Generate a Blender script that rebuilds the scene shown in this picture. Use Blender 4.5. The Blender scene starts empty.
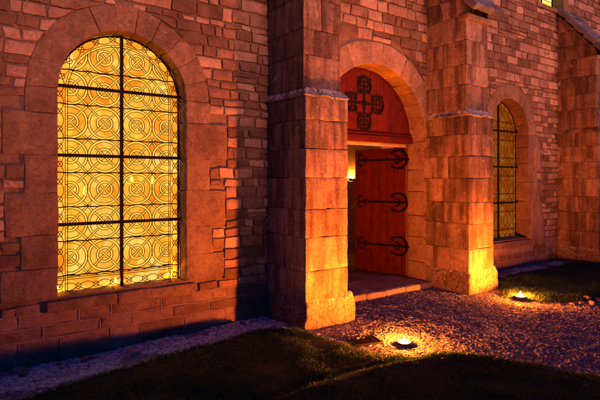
import bpy, math, random
import numpy as np
random.seed(7); RNG = np.random.default_rng(11)
sc = bpy.context.scene
COL = sc.collection
PI = math.pi

# ------------------------------------------------------------------ noise
def _h(ix, iy, iz, s):
    n = (ix*374761393 + iy*668265263 + iz*2147483647 + s*1274126177) & 0xffffffff
    n = ((n ^ (n >> 13))*1274126177) & 0xffffffff
    n = (n ^ (n >> 16)) & 0xffffffff
    return n/4294967295.0*2-1
def vnoise(p, seed=0):
    p = np.asarray(p, float); i = np.floor(p).astype(np.int64); f = p-i; f = f*f*(3-2*f)
    r = 0
    for a in (0, 1):
        for b in (0, 1):
            for c in (0, 1):
                w = (f[:, 0] if a else 1-f[:, 0])*(f[:, 1] if b else 1-f[:, 1])*(f[:, 2] if c else 1-f[:, 2])
                r = r+w*_h(i[:, 0]+a, i[:, 1]+b, i[:, 2]+c, seed)
    return r
def fnoise(p, oct=3, seed=0):
    r = 0; a = 1.; p = np.asarray(p, float)
    for k in range(oct):
        r = r+a*vnoise(p*(2**k)+k*17.3, seed+k); a *= .5
    return r
def rough(p, amp, freq, seed=0, oct=3):
    return p+amp*np.stack([fnoise(p*freq, oct, seed), fnoise(p*freq+31.7, oct, seed+9), fnoise(p*freq+77.1, oct, seed+21)], 1)

# ------------------------------------------------------------------ mesh buffer
class MB:
    def __init__(s): s.v = []; s.f = []; s.t = []; s.n = 0
    def add(s, v, f, tone=None):
        v = np.asarray(v, float).reshape(-1, 3)
        f = np.asarray(f, dtype=np.int64)
        s.v.append(v); s.f.append(f+s.n); s.n += len(v)
        s.t.append(np.full(len(v), random.random() if tone is None else tone))
    def build(s, name, mat, parent=None, smooth=True):
        me = bpy.data.meshes.new(name)
        V = np.concatenate(s.v)
        me.vertices.add(len(V)); me.vertices.foreach_set('co', V.astype(np.float32).ravel())
        loops = np.concatenate([f.ravel() for f in s.f]); sizes = np.concatenate([np.full(len(f), f.shape[1]) for f in s.f])
        me.loops.add(len(loops)); me.loops.foreach_set('vertex_index', loops.astype(np.int32))
        me.polygons.add(len(sizes))
        st = np.concatenate([[0], np.cumsum(sizes)[:-1]])
        me.polygons.foreach_set('loop_start', st.astype(np.int32)); me.polygons.foreach_set('loop_total', sizes.astype(np.int32))
        me.polygons.foreach_set('use_smooth', np.full(len(sizes), smooth))
        a = me.attributes.new('tone', 'FLOAT', 'POINT'); a.data.foreach_set('value', np.concatenate(s.t).astype(np.float32))
        me.update(calc_edges=True); me.validate()
        for m in (mat if isinstance(mat, (list, tuple)) else [mat]): me.materials.append(m)
        o = bpy.data.objects.new(name, me); COL.objects.link(o)
        if parent is not None: o.parent = parent
        return o

_tc = {}
def template(nx, ny, nz):
    k = (nx, ny, nz)
    if k in _tc: return _tc[k]
    idx = {}; vs = []; fs = []
    def vi(i, j, l):
        q = (i, j, l)
        if q not in idx: idx[q] = len(vs); vs.append(q)
        return idx[q]
    for i in range(nx):
        for j in range(ny):
            fs.append((vi(i, j, 0), vi(i, j+1, 0), vi(i+1, j+1, 0), vi(i+1, j, 0)))
            fs.append((vi(i, j, nz), vi(i+1, j, nz), vi(i+1, j+1, nz), vi(i, j+1, nz)))
    for i in range(nx):
        for l in range(nz):
            fs.append((vi(i, 0, l), vi(i+1, 0, l), vi(i+1, 0, l+1), vi(i, 0, l+1)))
            fs.append((vi(i, ny, l), vi(i, ny, l+1), vi(i+1, ny, l+1), vi(i+1, ny, l)))
    for j in range(ny):
        for l in range(nz):
            fs.append((vi(0, j, l), vi(0, j, l+1), vi(0, j+1, l+1), vi(0, j+1, l)))
            fs.append((vi(nx, j, l), vi(nx, j+1, l), vi(nx, j+1, l+1), vi(nx, j, l+1)))
    _tc[k] = (np.array(vs), np.array(fs)); return _tc[k]
def axis(L, r, step):
    n = max(1, int(round((L-2*r)/step)))
    return np.concatenate([[0, r*.4], r+np.linspace(0, L-2*r, n+1), [L-r*.4, L]])
def block(mb, x0, x1, y0, y1, z0, z1, r=.012, step=.05, amp=.004, freq=9., warp=None, tone=None, seed=None):
    """a weathered stone: rounded box, optionally warped, its faces uneven"""
    r = min(r, .45*(x1-x0), .45*(y1-y0), .45*(z1-z0))
    ax = [axis(x1-x0, r, step), axis(y1-y0, r, step), axis(z1-z0, r, step)]
    q, f = template(len(ax[0])-1, len(ax[1])-1, len(ax[2])-1)
    p = np.stack([ax[k][q[:, k]] for k in range(3)], 1)
    L = np.array([x1-x0, y1-y0, z1-z0])
    c = np.clip(p, r, L-r); d = p-c; n = np.linalg.norm(d, axis=1, keepdims=True); n[n == 0] = 1
    p = c+d/n*r+np.array([x0, y0, z0])
    if warp is not None: p = warp(p)
    if amp: p = rough(p+0.0, amp, freq, random.randrange(999) if seed is None else seed)
    mb.add(p, f, tone)
def box(mb, x0, x1, y0, y1, z0, z1, tone=.5):
    v = [(x, y, z) for x in (x0, x1) for y in (y0, y1) for z in (z0, z1)]
    f = [(0, 1, 3, 2), (4, 6, 7, 5), (0, 4, 5, 1), (2, 3, 7, 6), (0, 2, 6, 4), (1, 5, 7, 3)]
    mb.add(v, f, tone)
def tube(mb, pts, r, sides=6, closed=False, tone=.5, flat=1., frame=None):
    """tube along a polyline; r may be a list; flat squashes it along the given frame normal"""
    P = np.asarray(pts, float); n = len(P)
    R = np.full(n, r) if np.isscalar(r) else np.asarray(r, float)
    T = np.roll(P, -1, 0)-np.roll(P, 1, 0)
    if not closed: T[0] = P[1]-P[0]; T[-1] = P[-1]-P[-2]
    T /= np.linalg.norm(T, axis=1, keepdims=True)+1e-12
    N0 = np.array(frame if frame is not None else (0, 1, 0), float)
    B = np.cross(T, N0); B /= np.linalg.norm(B, axis=1, keepdims=True)+1e-12
    N = np.cross(B, T)
    a = np.arange(sides)/sides*2*PI+PI/sides
    V = P[:, None, :]+R[:, None, None]*(np.cos(a)[None, :, None]*B[:, None, :]+flat*np.sin(a)[None, :, None]*N[:, None, :])
    V = V.reshape(-1, 3); F = []
    for i in range(n if closed else n-1):
        j = (i+1) % n
        for k in range(sides):
            l = (k+1) % sides
            F.append((i*sides+k, i*sides+l, j*sides+l, j*sides+k))
    mb.add(V, F, tone)
    if not closed:
        base = mb.n-len(V)
        for e in (0, n-1):
            vv = V[e*sides:(e+1)*sides]; c = vv.mean(0)
            vv2 = np.vstack([vv, c]); ff = [(k, (k+1) % sides, sides) for k in range(sides)]
            mb.add(vv2, ff, tone)
def lathe(mb, prof, cx, cy, n=28, tone=.5):
    V = []; F = []
    for (r, z) in prof:
        for k in range(n):
            a = 2*PI*k/n; V.append((cx+r*math.cos(a), cy+r*math.sin(a), z))
    for i in range(len(prof)-1):
        for k in range(n):
            l = (k+1) % n; F.append((i*n+k, i*n+l, (i+1)*n+l, (i+1)*n+k))
    mb.add(V, F, tone)

# ------------------------------------------------------------------ materials
class NT:
    def __init__(s, m): s.t = m.node_tree; s.n = s.t.nodes; s.l = s.t.links
    def new(s, ty, **k):
        o = s.n.new(ty)
        for a, b in k.items(): setattr(o, a, b)
        return o
    def link(s, a, b): s.l.new(a, b)
def mat(name):
    m = bpy.data.materials.new(name); m.use_nodes = True
    return m, NT(m), m.node_tree.nodes['Principled BSDF']
def ramp(nt, fac, stops):
    r = nt.new('ShaderNodeValToRGB'); e = r.color_ramp.elements
    while len(e) < len(stops): e.new(.5)
    for k, (p, c) in enumerate(stops):
        e[k].position = p; e[k].color = (*c, 1) if len(c) == 3 else c
    nt.link(fac, r.inputs[0]); return r.outputs[0]
def noise(nt, scale, detail=6, rgh=.6, vec=None, dist=0):
    n = nt.new('ShaderNodeTexNoise'); n.inputs['Scale'].default_value = scale; n.inputs['Detail'].default_value = detail
    n.inputs['Roughness'].default_value = rgh; n.inputs['Distortion'].default_value = dist
    if vec is not None: nt.link(vec, n.inputs['Vector'])
    return n.outputs[0]
def mix(nt, a, b, fac, mode='MIX'):
    m = nt.new('ShaderNodeMix', data_type='RGBA', blend_type=mode)
    for s, v in ((m.inputs[6], a), (m.inputs[7], b)):
        if isinstance(v, tuple): s.default_value = (*v, 1)
        else: nt.link(v, s)
    if isinstance(fac, (int, float)): m.inputs[0].default_value = fac
    else: nt.link(fac, m.inputs[0])
    return m.outputs[2]
def bump(nt, hs, bsdf):
    prev = None
    for h, st, dist in hs:
        b = nt.new('ShaderNodeBump'); b.inputs['Strength'].default_value = st; b.inputs['Distance'].default_value = dist
        nt.link(h, b.inputs['Height'])
        if prev is not None: nt.link(prev, b.inputs['Normal'])
        prev = b.outputs[0]
    nt.link(prev, bsdf.inputs['Normal'])
def coords(nt, scale=None):
    tc = nt.new('ShaderNodeNewGeometry')
    if scale is None: return tc.outputs['Position']
    m = nt.new('ShaderNodeMapping'); m.inputs['Scale'].default_value = scale
    nt.link(tc.outputs['Position'], m.inputs[0]); return m.outputs[0]
def stone_mat(name, stops, lichen=.0, streak=0., dark=.5, rough_=.92, bmp=1., band=None, pits=0., warm=(1.03, .92, .82)):
    m, nt, b = mat(name)
    P0_ = coords(nt)
    at = nt.new('ShaderNodeAttribute'); at.attribute_name = 'tone'
    vm = nt.new('ShaderNodeVectorMath', operation='SCALE'); vm.inputs[0].default_value = (37., 23., 0.); nt.link(at.outputs['Fac'], vm.inputs['Scale'])
    va = nt.new('ShaderNodeVectorMath', operation='ADD'); nt.link(P0_, va.inputs[0]); nt.link(vm.outputs[0], va.inputs[1]); P = va.outputs[0]
    n1 = noise(nt, 5.5, 8, .65, P)
    add = nt.new('ShaderNodeMath', operation='MULTIPLY_ADD'); nt.link(n1, add.inputs[0]); add.inputs[1].default_value = .85
    sub = nt.new('ShaderNodeMath', operation='SUBTRACT'); nt.link(at.outputs['Fac'], sub.inputs[0]); sub.inputs[1].default_value = .42
    nt.link(sub.outputs[0], add.inputs[2])
    c = ramp(nt, add.outputs[0], stops)
    n2 = noise(nt, 60, 5, .7, P)
    sp = ramp(nt, n2, [(.3, (1-dark, )*3), (.62, (1, )*3)])
    c = mix(nt, c, sp, .8, 'MULTIPLY')
    n4 = noise(nt, 14, 6, .7, P, 1.5)
    st = ramp(nt, n4, [(.32, (.45, .40, .36)), (.5, (1, 1, 1))])
    c = mix(nt, c, st, .7, 'MULTIPLY')
    bl = ramp(nt, noise(nt, 2.1, 6, .62, P0_, .7), [(.36, (.50, .45, .42)), (.56, (1, 1, 1))])
    c = mix(nt, c, bl, .65, 'MULTIPLY')
    if pits:
        pn = noise(nt, 34, 6, .75, P, .5)
        c = mix(nt, c, ramp(nt, pn, [(.40, (.08, .06, .05)), (.5, (1, 1, 1))]), pits, 'MULTIPLY')
    if streak:
        mpp = nt.new('ShaderNodeMapping'); mpp.inputs['Scale'].default_value = (8, 8, .9); nt.link(P, mpp.inputs[0]); ns = noise(nt, 1., 5, .6, mpp.outputs[0])
        sx = ramp(nt, ns, [(.40, (.2, .16, .14)), (.56, (1, 1, 1))])
        c = mix(nt, c, sx, streak, 'MULTIPLY')
    c = mix(nt, c, warm, 1., 'MULTIPLY')
    if lichen:
        n3 = noise(nt, 7, 7, .68, P, .6)
        lf = ramp(nt, n3, [(.62, (0, )*3), (.68, (1, )*3)])
        mm = nt.new('ShaderNodeMath', operation='MULTIPLY'); nt.link(lf, mm.inputs[0]); mm.inputs[1].default_value = lichen
        c = mix(nt, c, (.55, .52, .47), mm.outputs[0])
    if band:       # crust of pale lichen and crumbled lime along a ledge
        sx = nt.new('ShaderNodeSeparateXYZ'); nt.link(P, sx.inputs[0])
        mr = nt.new('ShaderNodeMapRange'); nt.link(sx.outputs[2], mr.inputs[0])
        for k, v_ in enumerate((band[0], band[1], 0., .34)): mr.inputs[k+1].default_value = v_
        ad = nt.new('ShaderNodeMath', operation='ADD'); nt.link(noise(nt, 19, 7, .7, P, .8), ad.inputs[0]); nt.link(mr.outputs[0], ad.inputs[1])
        c = mix(nt, c, (.66, .64, .63), ramp(nt, ad.outputs[0], [(.71, (0, )*3), (.77, (1, )*3)]))
    nt.link(c, b.inputs['Base Color']); b.inputs['Roughness'].default_value = rough_
    vo = nt.new('ShaderNodeTexVoronoi'); vo.inputs['Scale'].default_value = 55; nt.link(P, vo.inputs['Vector'])
    pit = ramp(nt, vo.outputs['Distance'], [(.1, (0, )*3), (.4, (1, )*3)])
    bump(nt, [(noise(nt, 22, 8, .7, P), .55*bmp, .03), (noise(nt, 130, 4, .7, P), .5*bmp, .006), (pit, .35*bmp, .004)], b)
    return m

M = {}
M['rubble'] = stone_mat('rubble_stone', [(0, (.13, .085, .062)), (.35, (.25, .175, .13)), (.7, (.42, .32, .255)), (1, (.56, .46, .39))])
M['ashlar'] = stone_mat('ashlar_limestone', [(0, (.19, .135, .095)), (.5, (.30, .225, .165)), (1, (.43, .345, .27))], lichen=.22, streak=.2, pits=.25)
M['buttress'] = stone_mat('buttress_limestone', [(0, (.14, .10, .075)), (.5, (.33, .255, .195)), (1, (.54, .45, .36))], lichen=.6, streak=.75, pits=.35)
M['plinth'] = stone_mat('pitted_plinth_stone', [(0, (.28, .22, .16)), (.5, (.42, .35, .26)), (1, (.56, .49, .40))], lichen=.85, bmp=2.4, dark=.6, band=(.2, .37), pits=.9)
M['mortar'] = stone_mat('old_lime_mortar', [(0, (.17, .13, .10)), (.5, (.26, .2, .16)), (1, (.36, .29, .24))], bmp=1.4)
M['lichen'] = stone_mat('lichened_ledge_stone', [(.15, (.10, .09, .09)), (.4, (.42, .41, .42)), (.7, (.74, .74, .77))], lichen=.8, bmp=2., dark=.7, band=(2.43, 2.60), warm=(1., 1., 1.))
M['slate'] = stone_mat('slate', [(0, (.07, .085, .13)), (.5, (.13, .15, .21)), (1, (.26, .29, .37))], warm=(1., 1., 1.), lichen=.3, bmp=.7, rough_=.7)
M['plaster'] = stone_mat('interior_plaster', [(0, (.5, .42, .32)), (1, (.62, .54, .42))], bmp=.3, dark=.15)

def wood():
    m, nt, b = mat('red_painted_oak')
    P = coords(nt)
    n = noise(nt, 1., 6, .6, coords(nt, (60, 60, 2.2)))
    c = ramp(nt, n, [(.3, (.062, .006, .003)), (.5, (.095, .009, .0035)), (.8, (.125, .014, .006))])
    n2 = noise(nt, 9, 6, .6, P)
    c = mix(nt, c, ramp(nt, n2, [(.35, (.5, .42, .4)), (.58, (1, 1, 1))]), .7, 'MULTIPLY')
    nt.link(c, b.inputs['Base Color']); b.inputs['Roughness'].default_value = .65; b.inputs['Specular IOR Level'].default_value = .15
    bump(nt, [(n, .5, .004), (noise(nt, 40, 4, .6, P), .2, .003)], b)
    return m
M['wood'] = wood()
def simple(name, col, rgh=.6, metal=0., nscale=40, var=.4, bst=.3, spec=.5):
    m, nt, b = mat(name); P = coords(nt); n = noise(nt, nscale, 5, .65, P)
    lo = tuple(x*(1-var) for x in col); hi = tuple(min(1, x*(1+var)) for x in col)
    nt.link(ramp(nt, n, [(.3, lo), (.7, hi)]), b.inputs['Base Color'])
    b.inputs['Roughness'].default_value = rgh; b.inputs['Metallic'].default_value = metal; b.inputs['Specular IOR Level'].default_value = spec
    bump(nt, [(n, bst, .004)], b)
    return m
M['iron'] = simple('black_wrought_iron', (.006, .005, .005), .7, .0, 90, spec=.12)
M['lead'] = simple('dark_lead_came', (.006, .005, .004), .7, .0, 90, spec=.1)
M['bowl'] = simple('rusty_steel', (.12, .05, .03), .7, .4, 60)
M['wax'] = simple('melted_wax', (.6, .5, .35), .4, 0, 30, .1)
M['rock'] = stone_mat('loose_rock', [(0, (.2, .16, .13)), (.5, (.34, .29, .24)), (1, (.5, .45, .4))], bmp=1.2)

def glass_mat(name, gain, seed, tint=(1., 1., 1.), clear=0.):
    """back-lit amber glass: each leaded patch of its own tint, the lit nave behind it showing brighter in places"""
    m, nt, b = mat(name)
    P = coords(nt)
    mp = nt.new('ShaderNodeMapping'); mp.inputs['Location'].default_value = (seed, seed*.7, seed*1.3); nt.link(P, mp.inputs[0])
    big = noise(nt, 2.3, 3, .55, mp.outputs[0], .4)
    v = nt.new('ShaderNodeTexVoronoi'); v.inputs['Scale'].default_value = 9; nt.link(mp.outputs[0], v.inputs['Vector'])
    sepv = nt.new('ShaderNodeSeparateColor'); nt.link(v.outputs['Color'], sepv.inputs[0])
    a = nt.new('ShaderNodeMath', operation='MULTIPLY_ADD'); nt.link(sepv.outputs[0], a.inputs[0]); a.inputs[1].default_value = .34; nt.link(big, a.inputs[2])
    fine = noise(nt, 30, 4, .6, P)
    a2 = nt.new('ShaderNodeMath', operation='MULTIPLY_ADD'); nt.link(fine, a2.inputs[0]); a2.inputs[1].default_value = .16; nt.link(a.outputs[0], a2.inputs[2])
    c = ramp(nt, a2.outputs[0], [(.38, (.66, .20, .007)), (.55, (.80, .36, .016)), (.70, (.90, .50, .035)), (.85, (1., .68, .08)), (1., (1., .85, .22))])
    c = mix(nt, c, tint, 1., 'MULTIPLY')
    nt.link(c, b.inputs['Emission Color']); b.inputs['Emission Strength'].default_value = gain
    b.inputs['Base Color'].default_value = (.05, .02, .004, 1); b.inputs['Roughness'].default_value = .3; b.inputs['Specular IOR Level'].default_value = .15
    bump(nt, [(noise(nt, 18, 3, .5, P), .25, .01)], b)
    if clear:
        tr = nt.new('ShaderNodeBsdfTransparent'); nt.link(c, tr.inputs[0])
        ms = nt.new('ShaderNodeMixShader'); ms.inputs[0].default_value = clear
        nt.link(b.outputs[0], ms.inputs[1]); nt.link(tr.outputs[0], ms.inputs[2]); nt.link(ms.outputs[0], nt.n['Material Output'].inputs[0])
    return m
M['glass'] = glass_mat('amber_lit_glass', 1.75, 3.1, (1.1, .82, .75), .55)
M['glass_dim'] = glass_mat('amber_dim_glass', .25, 9.4, (1., .40, .16))
M['glass_up'] = glass_mat('yellow_lit_glass', 1.3, 5.)
def emit(name, col, st):
    m, nt, b = mat(name); b.inputs['Base Color'].default_value = (0, 0, 0, 1)
    b.inputs['Emission Color'].default_value = (*col, 1); b.inputs['Emission Strength'].default_value = st
    return m
M['flame'] = emit('flame', (1., .165, .010), 19500)
M['bulb'] = emit('lamp_bulb', (1., .28, .025), 800)
M['spot'] = emit('candle_behind_glass', (1., .75, .25), 3)

# ------------------------------------------------------------------ tags
def tag(o, label, cat, group=None):
    o['label'] = label; o['category'] = cat
    if group: o['group'] = group
    return o
def empty(name, loc=(0, 0, 0)):
    o = bpy.data.objects.new(name, None); o.location = loc; COL.objects.link(o); return o

chapel = tag(empty('stone_chapel'), 'old rubble stone chapel with buttresses, arched amber windows and a red arched door', 'chapel')

# ================================================================== the wall
W1 = dict(cx=1.575, R=.622, zb=.53, zs=2.43, zc=2.43)
W2 = dict(cx=8.33, R=.605, zb=.53, zs=2.43)
DR = dict(cx=5.02, R=1.02, zb=-.3, zs=2.18)
WU = dict(cx=9.78, R=.45, zb=4.97, zs=6.2)
X0, X1, ZT = -2.0, 14.0, 7.2
OPEN = [W1, DR, W2]
def arch_top(o, x):
    d = abs(x-o['cx'])
    return o['zs']+math.sqrt(max(0, o['R']**2-d*d))
# mortar bed with openings (front skin at Y=.014)
mb = MB(); Y = .016
def quad(x0, x1, za0, za1, zb0, zb1):   # lower z at x0,x1 ; upper z at x0,x1
    mb.add([(x0, Y, za0), (x1, Y, za1), (x1, Y, zb1), (x0, Y, zb0)], [(0, 1, 2, 3)], .5)
def wallskin(zlo, zhi, ops):
    x = X0
    for o in ops:
        a, b = o['cx']-o['R'], o['cx']+o['R']
        quad(x, a, zlo, zlo, zhi, zhi)
        if o['zb'] > zlo: quad(a, b, zlo, zlo, o['zb'], o['zb'])
        n = 28
        for k in range(n):
            xa = o['cx']-o['R']*math.cos(PI*k/n); xb = o['cx']-o['R']*math.cos(PI*(k+1)/n)
            quad(xa, xb, arch_top(o, xa), arch_top(o, xb), zhi, zhi)
        x = b
    quad(x, X1, zlo, zlo, zhi, zhi)
wallskin(-.4, 4.6, OPEN); wallskin(4.6, ZT, [WU])
wall = mb.build('wall', M['mortar'], chapel, False)
# wall head and inner core so that it has thickness
mb = MB(); box(mb, X0, X1, .02, .7, ZT, ZT+.12); box(mb, X0-.15, X0, .016, .7, -.4, ZT); box(mb, X1, X1+.15, .016, .7, -.4, ZT)
mb.build('wall_coping', M['mortar'], chapel, False)

# zones kept free of rubble: (function giving blocked x-intervals at height z)
qz1 = [.53, .80, 1.10, 1.48, 1.82, 2.2, 2.43]
lw1 = [.45, .30, .42, .27, .44, .27]       # width of jamb blocks left / right of window 1
rw1 = [.44, .30, .46, .27, .48, .27]
qz2 = [.53, .85, 1.2, 1.55, 1.9, 2.2, 2.43]
lw2 = [.3, .45, .28, .5, .28, .4]
rw2 = [.42, .28, .45, .28, .36, .28]
RING = .255
def blocked(z):
    iv = []
    for o, lw, rw, qz in ((W1, lw1, rw1, qz1), (W2, lw2, rw2, qz2)):
        c, R = o['cx'], o['R']
        if o['zb']-.14 <= z < o['zb']: iv.append((c-R-.14, c+R+.14))
        elif o['zb'] <= z < o['zs']:
            k = max(i for i in range(6) if qz[i] <= z)
            iv.append((c-R-lw[k], c+R+rw[k]))
        elif o['zs'] <= z < o['zs']+R+RING:
            h = math.sqrt((R+RING)**2-(z-o['zs'])**2); iv.append((c-h, c+h))
    o = DR; c, R = o['cx'], o['R']
    if z < o['zs']: iv.append((c-R-.34, c+R+.3))
    elif z < o['zs']+R+.32:
        h = math.sqrt((R+.32)**2-(z-o['zs'])**2); iv.append((c-h, c+h))
    o = WU
    if o['zb']-.12 <= z < o['zs']: iv.append((o['cx']-o['R']-.2, o['cx']+o['R']+.2))
    elif o['zs'] <= z < o['zs']+o['R']+.2:
        h = math.sqrt((o['R']+.2)**2-(z-o['zs'])**2); iv.append((o['cx']-h, o['cx']+h))
    return iv
def free(z, *more):
    iv = sorted(sum((blocked(q) for q in (z,)+more), [])); out = []; x = X0
    for a, b in iv:
        if a > x: out.append((x, a))
        x = max(x, b)
    if x < X1: out.append((x, X1))
    return out
rub = MB()
def rubble_zone(z0, z1, hmin, hmax, lmin, lmax, gap, proud, amp, r):
    z = z0
    while z < z1-.04:
        h = random.uniform(hmin, hmax)
        if z+h > z1-.04: h = z1-z
        lo, hi = z+gap/2, z+h-gap/2
        fa, fb, fm = free(lo), free(hi-1e-4), (free((lo+hi)/2) if lo > 2.38 else free(lo, (lo+hi)/2, hi-1e-4))
        for (ma, mb_) in fm:
            xa = ma; 
            def edge(side, zz_list, val):
                best = min(zz_list, key=lambda q: abs(q[side]-val), default=None)
                if best is None or abs(best[side]-val) > (.17 if lo > 2.38 else .004): return val
                return best[side]
            la, lb = edge(0, fa, ma), edge(0, fb, ma)
            ra, rb = edge(1, fa, mb_), edge(1, fb, mb_)
            x = ma+random.uniform(-.2, 0)*(ma == X0)
            first = True
            while x < mb_-.03:
                L = random.uniform(lmin, lmax)*(h/.13)**.5
                if random.random() < .22: L *= .55
                e = x+L
                last = e > mb_-.07
                if last: e = mb_
                bl, br, tl, tr = x+gap/2, e-gap/2, x+gap/2, e-gap/2
                j1, j2 = random.uniform(-.016, .016), random.uniform(-.016, .016); tilt = random.uniform(-.012, .012)
                tl += j1; tr += j2
                if first: bl, tl = la+gap/2, lb+gap/2
                if last: br, tr = ra-gap/2, rb-gap/2
                # skip what is wholly buried in a buttress
                if br-bl > .03 and tr-tl > .012:
                    zz0, zz1 = lo+random.uniform(-.005, .007), hi+random.uniform(-.012, .004)
                    if h > .1 and e-x < .5 and random.random() < .05 and not first and not last: 
                        parts = [(zz0, (zz0+zz1)/2-gap/2), ((zz0+zz1)/2+gap/2, zz1)]
                    else: parts = [(zz0, zz1)]
                    for (pa, pb) in parts:
                        def warp(p, bl=bl, br=br, tl=tl, tr=tr, tilt=tilt, pa=pa, pb=pb, lo=zz0, hi=zz1):
                            t = (p[:, 2]-lo)/(hi-lo); u = p[:, 0]
                            q = p.copy(); q[:, 0] = (bl+(br-bl)*u)*(1-t)+(tl+(tr-tl)*u)*t; q[:, 2] += tilt*(u-.5); return q
                        Lx = max(br-bl, tr-tl)
                        # block in u-space scaled so rounding stays metric
                        def w2(p, Lx=Lx, warp=warp):
                            q = p.copy(); q[:, 0] = p[:, 0]/Lx; return warp(q)
                        pr = proud*random.uniform(.3, 1.3)
                        bright = random.random()
                        tone = .08+.84*bright**1.2
                        block(rub, 0, Lx, -pr, .05, pa, pb, r=r, step=.045, amp=amp, freq=15, warp=w2, tone=tone)
                first = False
                x = e
        z += h
# base courses: larger squared stones, then small coursed rubble, larger above the windows to the right
rubble_zone(.40, 3.35, .082, .13, .13, .33, .015, .010, .0055, .009)
rubble_zone(3.35, ZT, .10, .165, .16, .38, .016, .011, .0055, .010)
# lower courses with raised pale pointing
low = rub; pnt = MB()
zc = [-.35, -.06, .17, .285+.0, .40]
for i in range(len(zc)-1):
    z0, z1 = zc[i], zc[i+1]
    for (a, b) in free((z0+z1)/2):
        x = a-random.uniform(0, .3)*(a == X0)
        while x < b-.02:
            e = min(b, x+random.uniform(.26, .55))
            if b-e < .1: e = b
            block(low, x+.008, e-.008, -.006*random.random(), .05, z0+.007, z1-.007, r=.008, step=.045, amp=.006, freq=9, tone=.15+.5*random.random())
            n = max(3, int((z1-z0)/.03))
            p = np.stack([np.full(n, e), np.full(n, .002), np.linspace(z0, z1, n)], 1)
            tube(pnt, rough(p, .006, 13, 3), .011, 6, flat=.8)
            x = e
        n = int((b-a)/.04)+2
        p = np.stack([np.linspace(a, b, n), np.full(n, .002), np.full(n, z1)], 1)
        tube(pnt, rough(p, .006, 7, 5), .012, 6, flat=.8, tone=.5)
rub.build('rubble_masonry', M['rubble'], chapel)
pnt.build('raised_pointing', stone_mat('pale_pointing', [(0, (.3, .25, .2)), (1, (.46, .4, .34))], bmp=1.5), chapel)

# ------------------------------------------------------------------ surrounds
def polar(cx, zs):
    def w(p):      # p x = angle, z = radius
        q = p.copy(); a = p[:, 0]; r = p[:, 2]
        q[:, 0] = cx-r*np.cos(a); q[:, 2] = zs+r*np.sin(a); return q
    return w
def ring(mb_, o, width, n, depth, gap=.0015, proud=.010, amp=.005):
    c, zs, R = o['cx'], o['zs'], o['R']
    rm = R+width/2
    ang = np.linspace(0, PI, n+1)
    for k in range(1, n): ang[k] += random.uniform(-.02, .02)
    for k in range(n):
        a0, a1 = ang[k]*rm+gap/2, ang[k+1]*rm-gap/2
        def w(p):
            q = p.copy(); q[:, 0] = p[:, 0]/rm; return polar(c, zs)(q)
        wd = width*random.uniform(.97, 1.03)
        block(mb_, a0, a1, -.6*proud*random.uniform(.7, 1.2), depth, R, R+wd, r=.007, step=.04, amp=amp, freq=7, warp=w, tone=.25+.35*random.random())
DEP = .30
def jambs(mb_, o, qz, lw, rw, depth):
    c, R = o['cx'], o['R']
    for k in range(len(qz)-1):
        a, b = qz[k]+.0012, qz[k+1]-.0012
        block(mb_, c-R-lw[k], c-R, -.007*random.uniform(.6, 1.2), depth, a, b, r=.007, step=.045, amp=.006, freq=6, tone=.25+.4*random.random())
        block(mb_, c+R, c+R+rw[k], -.007*random.uniform(.6, 1.2), depth, a, b, r=.007, step=.045, amp=.006, freq=6, tone=.25+.4*random.random())
def sill(mb_, o, depth, drop=.13):
    c, R, z = o['cx'], o['R'], o['zb']
    def w(p):
        q = p.copy(); t = (p[:, 1]+.03)/(depth+.03)
        up = (p[:, 2]-(z-drop))/drop
        q[:, 2] += up*(.055*t-.03); return q
    for a, b in ((c-R-.1, c-.1), (c-.094, c+R+.1)):
        block(mb_, a, b, -.03, depth, z-drop, z, r=.014, step=.05, amp=.006, freq=8, warp=w, tone=.45)
for o, qz, lw, rw, n in ((W1, qz1, lw1, rw1, 11), (W2, qz2, lw2, rw2, 11)):
    s = MB(); ring(s, o, RING, n, DEP); jambs(s, o, qz, lw, rw, DEP); sill(s, o, DEP)
    s.build('window_surround', M['ashlar'], chapel)
s = MB(); ring(s, WU, .2, 9, DEP); jambs(s, WU, [4.97, 5.3, 5.6, 5.9, 6.2], [.2, .3, .2, .3], [.3, .2, .3, .2], DEP); sill(s, WU, DEP, .1)
s.build('window_surround', M['ashlar'], chapel)
s = MB(); ring(s, DR, .31, 17, .36, proud=.012)
dz = [-.2, .34, .72, 1.05, 1.42, 1.75, 2.18]
for k in range(6):
    c, R = DR['cx'], DR['R']
    block(s, c-R-.34, c-R, -.012, .36, dz[k]+.003, dz[k+1]-.003, r=.012, step=.05, amp=.006, freq=6, tone=.3+.4*random.random())
    block(s, c+R, c+R+.34, -.012, .36, dz[k]+.003, dz[k+1]-.003, r=.012, step=.05, amp=.006, freq=6, tone=.3+.4*random.random())
s.build('door_surround', stone_mat('pale_door_ashlar', [(0, (.26, .19, .135)), (.5, (.40, .31, .235)), (1, (.54, .44, .35))], lichen=.25, pits=.25), chapel)

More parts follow.
